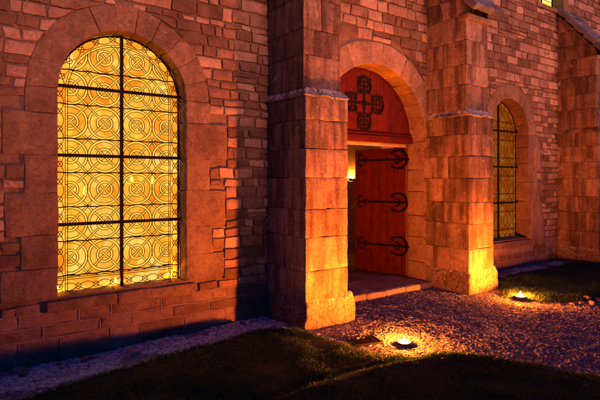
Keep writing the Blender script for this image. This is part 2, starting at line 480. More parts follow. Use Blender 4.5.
def patch(pts, y=-.020, seed=0):
    # an uneven remnant of old render left on the wall, with a broken edge
    P0 = np.array(pts, float); n = len(P0); B = []
    for i in range(n):
        a, b = P0[i], P0[(i+1) % n]
        for t in np.linspace(0, 1, max(2, int(np.linalg.norm(b-a)/.03)), endpoint=False): B.append(a+(b-a)*t)
    B = np.array(B); z3 = np.concatenate([B, np.full((len(B), 1), seed*3.7)], 1)
    B = B+.035*np.stack([fnoise(z3*9, 3, seed), fnoise(z3*9+50, 3, seed+1)], 1)
    ctr = B.mean(0); N = len(B); V = []; rings = [(1., .03), (1., y+.012), (.965, y+.002), (.8, y), (.5, y-.002), (.2, y)]
    for k, yy in rings: V.append(np.stack([ctr[0]+(B[:, 0]-ctr[0])*k, np.full(N, yy), ctr[1]+(B[:, 1]-ctr[1])*k], 1))
    V.append(np.array([[ctr[0], y, ctr[1]]])); V = np.concatenate(V)
    off = .006*fnoise(V*11, 3, seed+5); V[N:, 1] += off[N:]
    F = [(r*N+i, r*N+(i+1) % N, (r+1)*N+(i+1) % N, (r+1)*N+i) for r in range(len(rings)-1) for i in range(N)]
    m = MB(); m.add(V, F, .5); m.add(V[-N-1:], [(i, (i+1) % N, N) for i in range(N)], .5)
    m.build('render_patch', M['render'], chapel)
M['render'] = stone_mat('old_wall_render', [(0, (.22, .165, .125)), (.5, (.33, .26, .2)), (1, (.42, .34, .27))], lichen=.15, pits=.15)
patch([(8.98, .38), (9.5, .36), (9.46, .8), (9.3, 1.3), (9.28, 1.62), (9.14, 1.6), (9.0, 1.1)], seed=4)
patch([(9.1, 1.75), (9.34, 1.8), (9.3, 2.3), (9.16, 2.45)], seed=5)
# ------------------------------------------------------------------ windows
def clip_poly(pts, inside):
    runs = []; cur = []
    for p in pts:
        if inside(p): cur.append(p)
        else:
            if len(cur) > 1: runs.append(cur)
            cur = []
    if len(cur) > 1: runs.append(cur)
    return runs
def make_window(o, gm, pale, pattern=True, lr=.0042, bars=(2.485, 1.83, 1.175), gy=.235):
    c, R, zb, zs = o['cx'], o['R'], o['zb']-.03, o['zs']
    # frame strip = the part itself
    fr = MB()
    path = [(c-R+.012, gy-.006, zb), ]+[(c-(R-.012)*math.cos(a), gy-.006, zs+(R-.012)*math.sin(a)) for a in np.linspace(0, PI, 40)]+[(c+R-.012, gy-.006, zb)]
    tube(fr, path, .010, 5); 
    win = fr.build('window', M['lead'], chapel)
    g = MB(); n = 40
    V = [(c-R, gy, zb), (c+R, gy, zb)]+[(c+(R+.01)*math.cos(a), gy, zs+(R+.01)*math.sin(a)) for a in np.linspace(0, PI, n)]
    V = [(x, y, z) for x, y, z in V]; ctr = (c, gy, zs); V.append(ctr); k0 = len(V)-1
    F = [(i, (i+1) % k0, k0) for i in range(k0)]
    g.add(V, F); g.build('glass', gm, win, False)
    L = MB(); ly = gy-.008
    if pattern:
        p = .325; bw = .105; Ri = R-bw
        zin = zb+.165
        def inside(q):
            x, z = q
            if z < zin: return False
            if z <= zs: return abs(x-c) <= Ri
            return (x-c)**2+(z-zs)**2 <= Ri*Ri
        def inglass(q):
            x, z = q
            if z < zb+.005: return False
            if z <= zs: return abs(x-c) <= R-.01
            return (x-c)**2+(z-zs)**2 <= (R-.01)**2
        x0_ = c-1.5*p*.985
        def ddist(x, z, sgn):
            t = ((x-x0_)/.985-sgn*(z-1.83)) % p
            return min(t, p-t)/1.414
        def cdist(x, z):
            u = ((x-x0_)/.985+p/2) % p-p/2; w_ = ((z-1.83)+p/2) % p-p/2
            return math.hypot(u*.985, w_)
        outer = lambda q: .139 < cdist(*q) < .163
        inner = lambda q: .057 < cdist(*q) < .081
        par = lambda q: (math.floor((q[0]-x0_)/(p*.985)+.5)+math.floor((q[1]-1.83)/p+.5)) % 2     # which strand passes over, cell by cell
        core = lambda q: cdist(*q) < .03
        t_out = lambda q: inside(q) and ddist(q[0], q[1], 1 if par(q) else -1) > .0105
        t_in = lambda q: inside(q) and ddist(q[0], q[1], -1 if par(q) else 1) > .0105
        def strand(sgn):
            def t(q):
                if not inside(q): return False
                mine = (par(q) == 1) == (sgn == 1)
                if mine and inner(q): return False
                if not mine and (outer(q) or (core(q) and ddist(q[0], q[1], -sgn) < .0105)): return False
                return True
            return t
        t_dp, t_dm = strand(1), strand(-1)
        def draw(pts, test, r=lr):
            for run in clip_poly(pts, test): tube(L, [(x, ly, z) for x, z in run], r, 4)
        rows = [1.83+p*k for k in range(-4, 5)]; colsx = [c+p*k*.985 for k in (-1.5, -.5, .5, 1.5)]
        for z in rows:
            for x in colsx:
                for r in (.1625, .1395, .080, .058):
                    draw([(x+r*math.cos(t), z+r*math.sin(t)) for t in np.linspace(0, 2*PI, 97)], t_out if r > .1 else t_in)
        # paler strapwork glass between the paired leads
        bd = MB()
        def ribbon(pts, wdt, test, yy):
            for run in clip_poly(pts, test):
                q = np.array(run); t_ = np.gradient(q, axis=0); t_ /= np.linalg.norm(t_, axis=1, keepdims=True)+1e-9
                nn_ = np.stack([-t_[:, 1], t_[:, 0]], 1)*wdt/2; N = len(q)
                V = [(a[0], yy, a[1]) for a in q+nn_]+[(a[0], yy, a[1]) for a in q-nn_]
                bd.add(V, [(i, i+1, N+i+1, N+i) for i in range(N-1)], .5)
        for z in rows:
            for x in colsx:
                for r in (.151, .069):
                    ribbon([(x+r*math.cos(t), z+r*math.sin(t)) for t in np.linspace(0, 2*PI, 49)], .019, inside, gy-.0035)
        for sgn in (1, -1):
            for k in range(-9, 10):
                ribbon([(c-1.5*p*.985+k*p*.985+t*.985, 1.83+sgn*t) for t in np.linspace(-2.6, 2.6, 260)], .015, inside, gy-(.0045 if sgn > 0 else .0025))
        Rb = R-bw-.004
        ribbon([(c-Rb, z) for z in np.linspace(zb, zs, 80)]+[(c-Rb*math.cos(a), zs+Rb*math.sin(a)) for a in np.linspace(0, PI, 60)][1:]+[(c+Rb, z) for z in np.linspace(zs, zb, 80)][1:], .018, inglass, gy-.0055)
        if pale: bd.build('strapwork_glass', pale, win, False)
        P0 = .985
        for sgn in (1, -1):
            for k in range(-9, 10):
                for off in (-.0125, .0125):
                    # lines through circle centres
                    pts = []
                    for t in np.linspace(-2.6, 2.6, 520):
                        x = c-1.5*p*P0+k*p*P0+t*P0+off; z = 1.83+sgn*t
                        pts.append((x, z))
                    draw(pts, t_dp if sgn > 0 else t_dm)
        for rr in (bw-.006, bw+.014):      # inner border band following the arch
            Rb = R-rr
            draw([(c-Rb, z) for z in np.linspace(zb, zs, 80)]+[(c-Rb*math.cos(a), zs+Rb*math.sin(a)) for a in np.linspace(0, PI, 60)]+[(c+Rb, z) for z in np.linspace(zs, zb, 80)], inglass)
        for z in (zin, zin-.02): draw([(x, z) for x in np.linspace(c-R, c+R, 60)], inglass)
        # wave and beads in the border
        Lq = zs-zb; Rm = R-.05; arc = PI*Rm; tot = 2*Lq+arc
        def along(s, off):
            if s < Lq: return (c-Rm-off, zb+s)
            if s < Lq+arc:
                a = (s-Lq)/Rm; return (c-(Rm+off)*math.cos(a), zs+(Rm+off)*math.sin(a))
            return (c+Rm+off, zb+tot-s)
        per = tot/round(tot/.327)
        for ph in (0, .5):
            draw([along(s, .036*math.cos(2*PI*(s/per+ph))) for s in np.linspace(0, tot-1e-6, 420)], inglass)
        k = 0
        while k*per/2 < tot:
            x, z = along(k*per/2+per/4, 0)
            draw([(x+.026*math.cos(t), z+.026*math.sin(t)) for t in np.linspace(0, 2*PI, 18)], inglass); k += 1
        # bottom wave
        for ph in (0, PI):
            draw([(x, zb+.075+.036*math.cos((x-c)/.325*2*PI+ph)) for x in np.linspace(c-R+.1, c+R-.1, 120)], inglass)
        for k in range(-3, 4):
            draw([(c+k*.1625+.081+.026*math.cos(t), zb+.075+.026*math.sin(t)) for t in np.linspace(0, 2*PI, 18)], inglass)
        # thin saddle bars
        for z in [b+.655*q for b in (1.83,) for q in (-1.75, -1.25, -.75, -.25, .25, .75, 1.25)]:
            h = R if z < zs else math.sqrt(max(.01, R*R-(z-zs)**2))
            xs = np.linspace(c-h+.01, c+h-.01, 30)
            tube(L, [(x, ly-.006, z+.004*math.sin(x*37+z*9)) for x in xs], .0066, 5)
    else:
        for z in np.arange(zb+.25, zs+R, .25): tube(L, [(c-R*.98, ly, z), (c+R*.98, ly, z)], .006, 4)
    L.build('leading', M['lead'], win)
    b = MB(); box(b, c-.0155, c+.0155, gy-.034, gy-.012, zb-.01, zs+R-.004); b.build('glazing_bar', M['iron'], win, False)
    for z in bars:
        h = R if z < zs else math.sqrt(R*R-(z-zs)**2)
        b = MB(); box(b, c-h+.002, c+h-.002, gy-.046, gy-.0345, z-.016, z+.016); b.build('glazing_bar', M['iron'], win, False)
    return win
M['pale1'] = emit('pale_yellow_glass', (1., .52, .055), 1.15); M['pale2'] = emit('pale_brown_glass', (1., .36, .04), .10)
make_window(W1, M['glass'], M['pale1'], gy=.195)
make_window(W2, M['glass_dim'], None, lr=.0022, gy=.26)
wu = make_window(WU, M['glass_up'], None, False, bars=(5.4, 5.9))
pale = MB(); pale.add([(WU['cx']-WU['R']+.03, .229, 4.97), (WU['cx']-.02, .229, 4.97), (WU['cx']-.02, .229, 6.2), (WU['cx']-WU['R']+.03, .229, 6.2)], [(0, 1, 2, 3)])
pale.build('pale_pane', emit('pale_lit_glass', (.8, .85, 1.), 1.), wu, False)

# ------------------------------------------------------------------ door, tympanum, step
DY = .30
def fan(c, r0, r1, z, y): pass
ty = MB(); c, R, zs = DR['cx'], DR['R'], DR['zs']
x = c-R; k = 0
while x < c+R-.01:
    e = min(x+.145, c+R)
    n = 6; xs = np.linspace(x+.002, e-.002, n)
    lo = zs+.0; V = []; F = []
    for yy in (DY, DY+.05):
        for q in xs: V.append((q, yy, lo))
        for q in xs: V.append((q, yy, zs+math.sqrt(max(1e-6, (R+.03)**2-(q-c)**2))))
    N = 2*n
    for i in range(n-1):
        F.append((i, i+1, n+i+1, n+i)); F.append((N+i, N+n+i, N+n+i+1, N+i+1))
    F.append((0, n, N+n, N)); F.append((n-1, N+n-1, N+2*n-1, 2*n-1))
    ty.add(V, F); x = e
tymp = ty.build('tympanum_panel', M['wood'], chapel, False)
mbk = MB(); box(mbk, c-R-.02, c+R+.02, DY+.05, DY+.07, zs-.02, zs+R+.03); 
# lintel
lt = MB(); block(lt, c-R-.02, c+R+.015, DY-.05, DY+.09, zs-.03, zs+.06, r=.008, step=.2, amp=.001)
block(lt, c-R-.02, c+R+.015, DY-.03, DY-.001, zs+.06, zs+.10, r=.006, step=.2, amp=.001)
lt.build('lintel', M['wood'], chapel)

def scroll(mb_, to3, pts, r, frame):
    tube(mb_, [to3(u, v) for u, v in pts], r, 6, flat=.55, frame=frame)
def arc(cx, cy, r, a0, a1, n=18, r1=None):
    rr = np.linspace(r, r if r1 is None else r1, n)
    return [(cx+q*math.cos(a), cy+q*math.sin(a)) for q, a in zip(rr, np.linspace(a0, a1, n))]
# ornate iron cross
cr = MB(); f = (0, 1, 0)
CX, CZ = 5.05, 2.69
def T(ang):
    ca, sa = math.cos(ang), math.sin(ang)
    return lambda u, v: (CX+u*ca-v*sa, DY-.012, CZ+u*sa+v*ca)
for a in (0, PI/2, PI, 3*PI/2):
    t = T(a)
    scroll(cr, t, [(0, 0), (.12, 0), (.2, 0), (.34, 0)], [.017, .016, .014, .012], f)
    # round head, open towards the centre, its ends curling in
    for s in (1, -1):
        scroll(cr, t, [(u, s*v) for u, v in arc(.255, .0, .126, 0, 2.5, 28)], np.linspace(.019, .014, 28), f)
        scroll(cr, t, [(u, s*v) for u, v in arc(.176, .066, .030, 2.5, 7.2, 18, .014)], .012, f)
        scroll(cr, t, [(u, s*v) for u, v in arc(.27, .048, .044, -.4, 3.7, 20, .026)], .0125, f)
        scroll(cr, t, [(.332, s*.100), (.356, s*.128), (.372, s*.124)], [.014, .011, .005], f)
        scroll(cr, t, [(.166, s*.092), (.146, s*.122), (.150, s*.142)], [.012, .010, .005], f)
tube(cr, [(CX+.03*math.cos(q), DY-.014, CZ+.03*math.sin(q)) for q in np.linspace(0, 2*PI, 16)[:-1]], .014, 6, closed=True)
cr.build('iron_cross', M['iron'], tymp)

def leaf(hx, hy, ang, sgn, w=.985, zb=.085, zt=2.10):
    """door leaf: local u from hinge to free edge; thickness 5 cm"""
    du = (-math.cos(ang)*sgn, math.sin(ang)); nn = (-math.sin(ang)*sgn, -math.cos(ang))   # nn = outward (street) side
    def to3(u, y, z): return (hx+du[0]*u+nn[0]*y, hy+du[1]*u+nn[1]*y, z)
    m = MB(); nb = 7
    def w3(p): return np.array([to3(*q) for q in p])
    for k in range(nb):
        a, b = w*k/nb, w*(k+1)/nb
        block(m, a+.001, b-.001, -.05, 0, zb, zt, r=.004, step=.3, amp=.0008, warp=w3)
    # rails on the inner side
    for z in (.35, 1.2, 1.9): block(m, .04, w-.04, -.085, -.0505, z-.06, z+.06, r=.006, step=.3, amp=0, warp=w3)
    d = m.build('door', M['wood'], chapel)
    N3 = (nn[0], nn[1], 0)
    for z in (1.915, 1.235, .545):
        h = MB()
        def t(u, v, z=z): return to3(u, .010, z+v)
        def sc2(pts, r): tube(h, [t(u, v) for u, v in pts], r, 6, flat=.5, frame=N3)
        sc2([(.0, 0), (.12, 0), (.5, 0), (.86, 0)], [.022, .02, .017, .015])
        for s in (1, -1):
            # large crescent by the hinge, ends curling back
            sc2([(u, s*v) for u, v in arc(.185, .0, .145, PI, PI-2.2, 24)], np.linspace(.024, .015, 24))
            sc2([(u, s*v) for u, v in arc(.285, .098, .030, PI*.75, -PI*.75, 16, .012)], np.linspace(.015, .010, 16))
            sc2([(.16, s*.02), (.2, s*.055), (.235, s*.062), (.25, s*.045)], [.016, .013, .011, .008])
            # small trefoil at the free end
            sc2([(u, s*v) for u, v in arc(.87, .055, .055, -PI/2, PI*.9, 18, .03)], np.linspace(.016, .011, 18))
            sc2([(.80, s*.012), (.77, s*.04), (.745, s*.045)], [.013, .010, .005])
        for u in (.05, .3, .45, .6, .75):
            q = t(u, 0); tube(h, [q, (q[0]+N3[0]*.014, q[1]+N3[1]*.014, q[2])], .011, 8, frame=(0, 0, 1))
        h.build('strap_hinge', M['iron'], d)
    return d
leaf(c+R+.02, DY+.03, math.radians(73), 1)
leaf(c-R+.01, DY+.03, math.radians(80), -1)
s = MB()
for a, b in ((4.02, 4.7), (4.706, 5.45), (5.456, 6.03)):
    block(s, a, b, -.13+random.uniform(-.01, .01), .62, -.25, .075, r=.02, step=.06, amp=.006, freq=6, tone=.5)
s.build('door_step', stone_mat('worn_step_stone', [(0, (.30, .27, .24)), (1, (.5, .46, .42))], lichen=.2, warm=(1., .97, .93)), chapel)
# inside: plain plastered porch
it = MB(); RX0, RX1, RY0, RY1, RZ = 3.9, 9.4, .64, 4.2, 3.6
def iq(*v): it.add(v, [tuple(range(len(v)))], .5)
iq((RX0, RY1, 0), (RX1, RY1, 0), (RX1, RY1, RZ), (RX0, RY1, RZ))
iq((RX0, RY0, 0), (RX0, RY1, 0), (RX0, RY1, RZ), (RX0, RY0, RZ))
iq((RX1, RY0, 0), (RX1, RY0, RZ), (RX1, RY1, RZ), (RX1, RY1, 0))
iq((RX0, RY0, RZ), (RX0, RY1, RZ), (RX1, RY1, RZ), (RX1, RY0, RZ))
iq((RX0, RY0, 0), (RX0, RY0, RZ), (c-R, RY0, RZ), (c-R, RY0, 0)); iq((c+R, RY0, 0), (c+R, RY0, RZ), (RX1, RY0, RZ), (RX1, RY0, 0))
iq((c-R, RY0, 2.35), (c-R, RY0, RZ), (c+R, RY0, RZ), (c+R, RY0, 2.35))
iq((c-R, DY+.1, 2.35), (c-R, RY0, 2.35), (c+R, RY0, 2.35), (c+R, DY+.1, 2.35))
ps = MB(); ps.add([(c-R, .36, 0), (c-R, RY0, 0), (c-R, RY0, 2.35), (c-R, .36, 2.35)], [(0, 1, 2, 3)], .3); ps.build('door_reveal', M['ashlar'], chapel, False)
ps = MB(); ps.add([(c+R, .36, 0), (c+R, .36, 2.35), (c+R, RY0, 2.35), (c+R, RY0, 0)], [(0, 1, 2, 3)], .3); ps.build('door_reveal', M['ashlar'], chapel, False)
iq((c-R, DY+.095, 2.1), (c+R, DY+.095, 2.1), (c+R, DY+.095, 3.4), (c-R, DY+.095, 3.4))
NX0, NX1, NY0, NY1, NZ = -1.6, 3.84, .60, 4.5, 4.0
iq((NX0, NY1, 0), (NX1, NY1, 0), (NX1, NY1, NZ), (NX0, NY1, NZ)); iq((NX0, NY0, 0), (NX0, NY1, 0), (NX0, NY1, NZ), (NX0, NY0, NZ))
iq((NX1, NY0, 0), (NX1, NY0, NZ), (NX1, NY1, NZ), (NX1, NY1, 0)); iq((NX0, NY0, NZ), (NX0, NY1, NZ), (NX1, NY1, NZ), (NX1, NY0, NZ))
a_, b_ = W1['cx']-W1['R'], W1['cx']+W1['R']
iq((NX0, NY0, 0), (NX0, NY0, NZ), (a_, NY0, NZ), (a_, NY0, 0)); iq((b_, NY0, 0), (b_, NY0, NZ), (NX1, NY0, NZ), (NX1, NY0, 0))
iq((a_, NY0, 0), (a_, NY0, .5), (b_, NY0, .5), (b_, NY0, 0)); iq((a_, NY0, 3.06), (a_, NY0, NZ), (b_, NY0, NZ), (b_, NY0, 3.06))
iq((a_, .30, .5), (b_, .30, .5), (b_, NY0, .5), (a_, NY0, .5)); iq((a_, .30, 3.06), (a_, NY0, 3.06), (b_, NY0, 3.06), (b_, .30, 3.06))
iq((a_, .30, .5), (a_, NY0, .5), (a_, NY0, 3.06), (a_, .30, 3.06)); iq((b_, .30, .5), (b_, .30, 3.06), (b_, NY0, 3.06), (b_, NY0, .5))
it.build('interior_wall', M['plaster'], chapel, False)
fl = MB(); 
for i in range(23):
    for j in range(8):
        box(fl, -1.6+i*.5+.003, -1.6+i*.5+.497, .66+j*.5, .66+j*.5+.494, -.1, .06+random.uniform(0, .002), random.random())
fl.build('interior_floor', M['ashlar'], chapel, False)

# ------------------------------------------------------------------ buttresses
def make_buttress(xl, xr, seed):
    random.seed(seed)
    F0 = -.70; top = 3.91
    w = xr-xl
    b = MB()
    zl = [0.30, .62, .98, 1.28, 1.62, 1.93, 2.24, 2.50]
    def course(z0, z1, ex, k, warp=None):
        a, d = xl-ex*.2, xr+ex*1.25; fy = F0-ex
        cut = a+(d-a)*random.uniform(.3, .7); cy = fy*random.uniform(.4, .62)
        g = .0022
        two = random.random() < .25
        cells = [(a, cut-g, fy, cy-g), (cut+g, d, fy, cy-g)] if two else [(a, d, fy, cy-g)]
        cells.append((a, d, cy+g, .03))
        for (x0, x1, y0, y1) in cells:
            o = random.uniform(0, .006)
            block(b, x0, x1, y0-o if y0 == fy else y0, y1, z0+g, z1-g, r=.006, step=.04, amp=.0045, freq=8, warp=warp, tone=.15+.7*random.random())
    for k in range(len(zl)-1): course(zl[k], zl[k+1], .05, k)
    zu = [2.58, 2.94, 3.22, 3.56, top]
    for k in range(len(zu)-1): course(zu[k], zu[k+1], 0., k)
    # sloped head under the cap
    def sl(p):
        q = p.copy(); t = np.clip((p[:, 2]-(top+.125))/.84, 0, 1); q[:, 1] = p[:, 1]*(1-t)+.02*t; return q
    for z0, z1 in ((top, 4.18), (4.18, 4.48), (4.48, 4.8)): course(z0, z1, 0., 0, sl)
    core = (xl+.02, xr-.02, F0+.02, .03, -.1, top)
    box(b, *core, tone=.1)
    bt = b.build('buttress', M['buttress'], chapel)
    # weathered ledge at the set-off
    l = MB()
    def lw(p):
        q = p.copy(); t = np.clip((p[:, 2]-2.51)/.08, 0, 1)
        mx = (xl+xr)/2; q[:, 0] = mx+(p[:, 0]-mx)*(1-.17*t); q[:, 1] = p[:, 1]*(1-.095*t); return q
    xs = np.linspace(xl-.03, xr+.075, 4)
    for k in range(3): block(l, xs[k], xs[k+1]-.004, F0-.075, .03, 2.49, 2.59, r=.014, step=.02, amp=.012, freq=16, warp=lw, tone=.4)
    l.build('set_off_ledge', M['lichen'] if xl < 9 else M['buttress'], bt)
    # rough plinth
    p = MB()
    def pw(q_):
        q = q_.copy(); t = np.clip((q_[:, 2]-.2)/.16, 0, 1)**2
        mx = (xl+xr)/2; q[:, 0] = mx+(q_[:, 0]-mx)*(1-.10*t); q[:, 1] = q_[:, 1]*(1-.05*t); return q
    ys = [F0-.075, -.36, .03]
    for (x0, x1) in ((xl-.015, xr+.175),):
        for k in (0, 1):
            block(p, x0, x1, ys[k]+.003, ys[k+1]-.003, -.22, .335+.03*k*random.random(), r=.035, step=.022, amp=.013, freq=15, warp=pw, tone=.4+.3*random.random())
    p.build('plinth', M['plinth'], bt)
    # corbel course and slate cap
    cp = MB(); block(cp, xl-.015, xr+.03, F0-.05, F0+.14, top-.07, top+.01, r=.012, step=.06, amp=.003, tone=.6)
    cp.build('corbel', M['ashlar'], bt)
    sl_ = MB(); n = 5; A = np.array((F0-.13, top-.0)); B = np.array((.02, top+.99)); d = (B-A)/np.linalg.norm(B-A); nrm = np.array((-d[1], d[0])); Ltot = np.linalg.norm(B-A)
    for k in range(n):
        s0, s1 = Ltot*k/n-.03*(k > 0), Ltot*(k+1)/n
        cells = [xl-.06, (xl+xr)/2+random.uniform(-.12, .12), xr+.07]
        for j in (0, 1):
            def w3(p, s0=s0):
                q = p.copy(); t = (p[:, 1]-s0); s_ = p[:, 1]
                lift = .034*np.clip(1-t/(Ltot/n), 0, 1)
                h = p[:, 2]+lift
                q[:, 1] = A[0]+d[0]*s_+nrm[0]*h; q[:, 2] = A[1]+d[1]*s_+nrm[1]*h; return q
            block(sl_, cells[j]+.002, cells[j+1]-.002, s0, s1, .0, .10, r=.012, step=.045, amp=.010, freq=10, warp=w3)
    sl_.build('slate_cap', M['slate'], bt)
    return bt
make_buttress(3.215, 3.735, 3)
make_buttress(6.05, 6.565, 5)
make_buttress(10.0, 10.5, 8)
random.seed(21)

# ================================================================== ground
def seg_sd(P, poly):
    """signed distance to a polygon, positive inside"""
    P = np.asarray(P); n = len(poly); d = np.full(len(P), 1e9); ins = np.zeros(len(P), bool)
    for i in range(n):
        a = np.array(poly[i]); b = np.array(poly[(i+1) % n]); ab = b-a
        t = np.clip(((P-a)@ab)/(ab@ab), 0, 1); q = a+t[:, None]*ab
        d = np.minimum(d, np.linalg.norm(P-q, axis=1))
        cond = ((a[1] > P[:, 1]) != (b[1] > P[:, 1]))
        xi = (b[0]-a[0])*(P[:, 1]-a[1])/(b[1]-a[1]+1e-12)+a[0]
        ins ^= cond & (P[:, 0] < xi)
    return np.where(ins, d, -d)
MOUND = [(4.9, -6.5), (4.45, -4.2), (4.25, -3.25), (4.15, -2.75), (3.98, -2.36), (3.72, -2.09), (3.35, -1.95), (2.8, -1.89), (2.3, -1.89), (1.8, -1.96), (.5, -2.2), (-4, -3), (-6, -14), (4.9, -14)]
LEFTL = [(3.36, -1.98), (3.32, -1.55), (3.22, -1.2), (3.2, -.86), (3.0, -.60), (2.84, -.46), (2.12, -.5), (1.14, -.69), (.61, -.80), (-4, -1.3), (-4, -3.2), (.5, -2.4), (2.8, -2.1)]
RIGHTL = [(6.28, -1.05), (6.22, -1.24), (6.45, -1.6), (6.7, -1.83), (7.2, -2.05), (8.5, -2.45), (14, -3.6), (14, -.4), (10.4, -.95), (9.8, -.36), (8.2, -.33), (7.2, -.42), (6.6, -.85)]
def sstep(a, b, x): t = np.clip((x-a)/(b-a), 0, 1); return t*t*(3-2*t)
def height(P):
    P = np.asarray(P); z3 = np.concatenate([P, np.zeros((len(P), 1))], 1)
    m = seg_sd(P, MOUND); l = seg_sd(P, LEFTL); r = seg_sd(P, RIGHTL)
    wob = .05*fnoise(z3*3.1, 3, 4)
    h = .012*fnoise(z3*1.7, 3, 8)+.004*fnoise(z3*14, 2, 12)
    h = h+.125*sstep(-.02, .30, m+wob)+.03*sstep(.2, 1.2, m)+.03*sstep(-.02, .12, l+wob)*(1-sstep(-.05, .1, m))+.012*sstep(.1, .55, l)*(1-sstep(-.3, 0, m))+.045*sstep(-.02, .14, r+wob)
    h = h-.05*sstep(3., 1., P[:, 0])*sstep(-1.1, -.3, P[:, 1])
    return h, np.maximum(np.maximum(m, l), r)+wob*.7
gx = np.concatenate([[-60, -40, -25, -18, -13, -10, -7.5, -5, -3.5], np.arange(-2.2, 11.5, .035), [12.5, 14, 16, 18, 22, 26, 30, 40, 70]])
gy = np.concatenate([[-70, -32, -24, -16, -13, -11, -10, -9, -8.2, -7.5, -6.8, -6.0], np.arange(-5.2, .33, .035), [.7, 3, 10, 40]])
XX, YY = np.meshgrid(gx, gy, indexing='ij'); P = np.stack([XX.ravel(), YY.ravel()], 1)
hh, lawn = height(P)
far = sstep(.4, 1., P[:, 1]); hh = hh*(1-far)-.12*far
bank = sstep(-7.5, -11, P[:, 1])*sstep(-32, -16, P[:, 1]); hh = hh+2.9*bank*(1+.15*fnoise(np.concatenate([P*.23, np.zeros((len(P), 1))], 1), 2, 70))  # unseen rise added behind the camera to keep low sun off the lower wall
g = MB(); nx, ny = len(gx), len(gy)
I = (np.arange(nx-1)[:, None]*ny+np.arange(ny-1)[None, :]).ravel()
F = np.stack([I, I+ny, I+ny+1, I+1], 1)
g.add(np.concatenate([P, hh[:, None]], 1), F, .5)
g.t = [np.where(lawn > 0, 1., 0.)]
def ground_mat():
    m, nt, b = mat('gravel_and_turf'); Pn = coords(nt)
    at = nt.new('ShaderNodeAttribute'); at.attribute_name = 'tone'
    n = noise(nt, 45, 6, .7, Pn)
    gr = ramp(nt, n, [(.3, (.06, .06, .06)), (.5, (.13, .13, .13)), (.72, (.22, .22, .22))])
    so = ramp(nt, noise(nt, 25, 6, .7, Pn), [(.3, (.008, .014, .005)), (.7, (.02, .035, .012))])
    nt.link(mix(nt, gr, so, at.outputs['Fac']), b.inputs['Base Color']); b.inputs['Roughness'].default_value = .95
    bump(nt, [(n, .4, .008)], b); return m
M['ground'] = ground_mat()
go = g.build('ground', M['ground']); go['kind'] = 'structure'

# gravel: small stones, nobody could count them
def scatter(n, x0, x1, y0, y1):
    return np.stack([RNG.uniform(x0, x1, n), RNG.uniform(y0, y1, n)], 1)
ph = (1+5**.5)/2
ICO = np.array([(-1, ph, 0), (1, ph, 0), (-1, -ph, 0), (1, -ph, 0), (0, -1, ph), (0, 1, ph), (0, -1, -ph), (0, 1, -ph), (ph, 0, -1), (ph, 0, 1), (-ph, 0, -1), (-ph, 0, 1)])/math.sqrt(1+ph*ph)
ICF = np.array([(0, 11, 5), (0, 5, 1), (0, 1, 7), (0, 7, 10), (0, 10, 11), (1, 5, 9), (5, 11, 4), (11, 10, 2), (10, 7, 6), (7, 1, 8), (3, 9, 4), (3, 4, 2), (3, 2, 6), (3, 6, 8), (3, 8, 9), (4, 9, 5), (2, 4, 11), (6, 2, 10), (8, 6, 7), (9, 8, 1)])
def pebbles(P, smin, smax):
    h, lw = height(P); k = lw < .015
    P, h = P[k], h[k]; n = len(P)
    s = smin+(smax-smin)*RNG.random(n)**2.2
    sc3 = np.stack([s*RNG.uniform(.8, 1.35, n), s*RNG.uniform(.7, 1.1, n), s*RNG.uniform(.3, .55, n)], 1)
    a = RNG.uniform(0, 2*PI, n)
    V = ICO[None]*(1+RNG.uniform(-.22, .22, (n, 12, 1)))*sc3[:, None, :]
    x = V[..., 0]*np.cos(a)[:, None]-V[..., 1]*np.sin(a)[:, None]; y = V[..., 0]*np.sin(a)[:, None]+V[..., 1]*np.cos(a)[:, None]
    V = np.stack([x+P[:, :1], y+P[:, 1:], V[..., 2]+(h+s*.08)[:, None]], 2).reshape(-1, 3)
    F = (ICF[None]+(np.arange(n)*12)[:, None, None]).reshape(-1, 3)
    return V, F, np.repeat(RNG.random(n), 12)
pb = MB()
def keep_out(P):
    bad = np.zeros(len(P), bool)
    for a, b in ((3.17, 3.86), (6.02, 6.7), (9.97, 10.7)): bad |= (P[:, 0] > a) & (P[:, 0] < b) & (P[:, 1] > -.8)
    bad |= (P[:, 0] > 4.0) & (P[:, 0] < 6.05) & (P[:, 1] > -.15)
    bad |= P[:, 1] > -.012
    return P[~bad]
for n, reg, s0, s1 in ((70000, (3.1, 7.2, -3.6, 0), .004, .016), (9000, (6.8, 9.5, -4, -1.6), .008, .018)):
    V, F, t = pebbles(keep_out(scatter(n, *reg)), s0, s1)
    pb.add(V, F); pb.t[-1] = t
def gravel_mat(g_=1.):
    m, nt, b = mat('pale_gravel'); at = nt.new('ShaderNodeAttribute'); at.attribute_name = 'tone'
    c = ramp(nt, at.outputs['Fac'], [(p_, tuple(min(.8, q*g_) for q in c_)) for p_, c_ in ((0, (.075, .078, .085)), (.4, (.16, .165, .18)), (.8, (.27, .275, .295)), (1, (.44, .45, .47)))])
    n = noise(nt, 90, 4, .7, coords(nt))
    c = mix(nt, c, ramp(nt, n, [(.3, (.6, )*3), (.6, (1, )*3)]), .7, 'MULTIPLY')
    nt.link(c, b.inputs['Base Color']); b.inputs['Roughness'].default_value = .85; return m
ch = MB()
for n, reg, s0, s1 in ((20000, (-.8, 3.25, -1.0, 0), .005, .022), (9000, (6.6, 10.5, -.6, 0), .006, .022)):
    V, F, t = pebbles(keep_out(scatter(n, *reg)), s0, s1); ch.add(V, F); ch.t[-1] = np.clip(t*.5+.6*(fnoise(V*2.6, 3, 61) > -.15), 0, 1)
ho = ch.build('stone_chippings', gravel_mat(1.6), None, False); ho['kind'] = 'stuff'; ho['label'] = 'pale stone chippings strewn along the foot of the chapel wall'; ho['category'] = 'chippings'
po = pb.build('gravel', gravel_mat(), None, False); po['kind'] = 'stuff'; po['label'] = 'pale loose gravel of the path leading to the red door'; po['category'] = 'gravel'

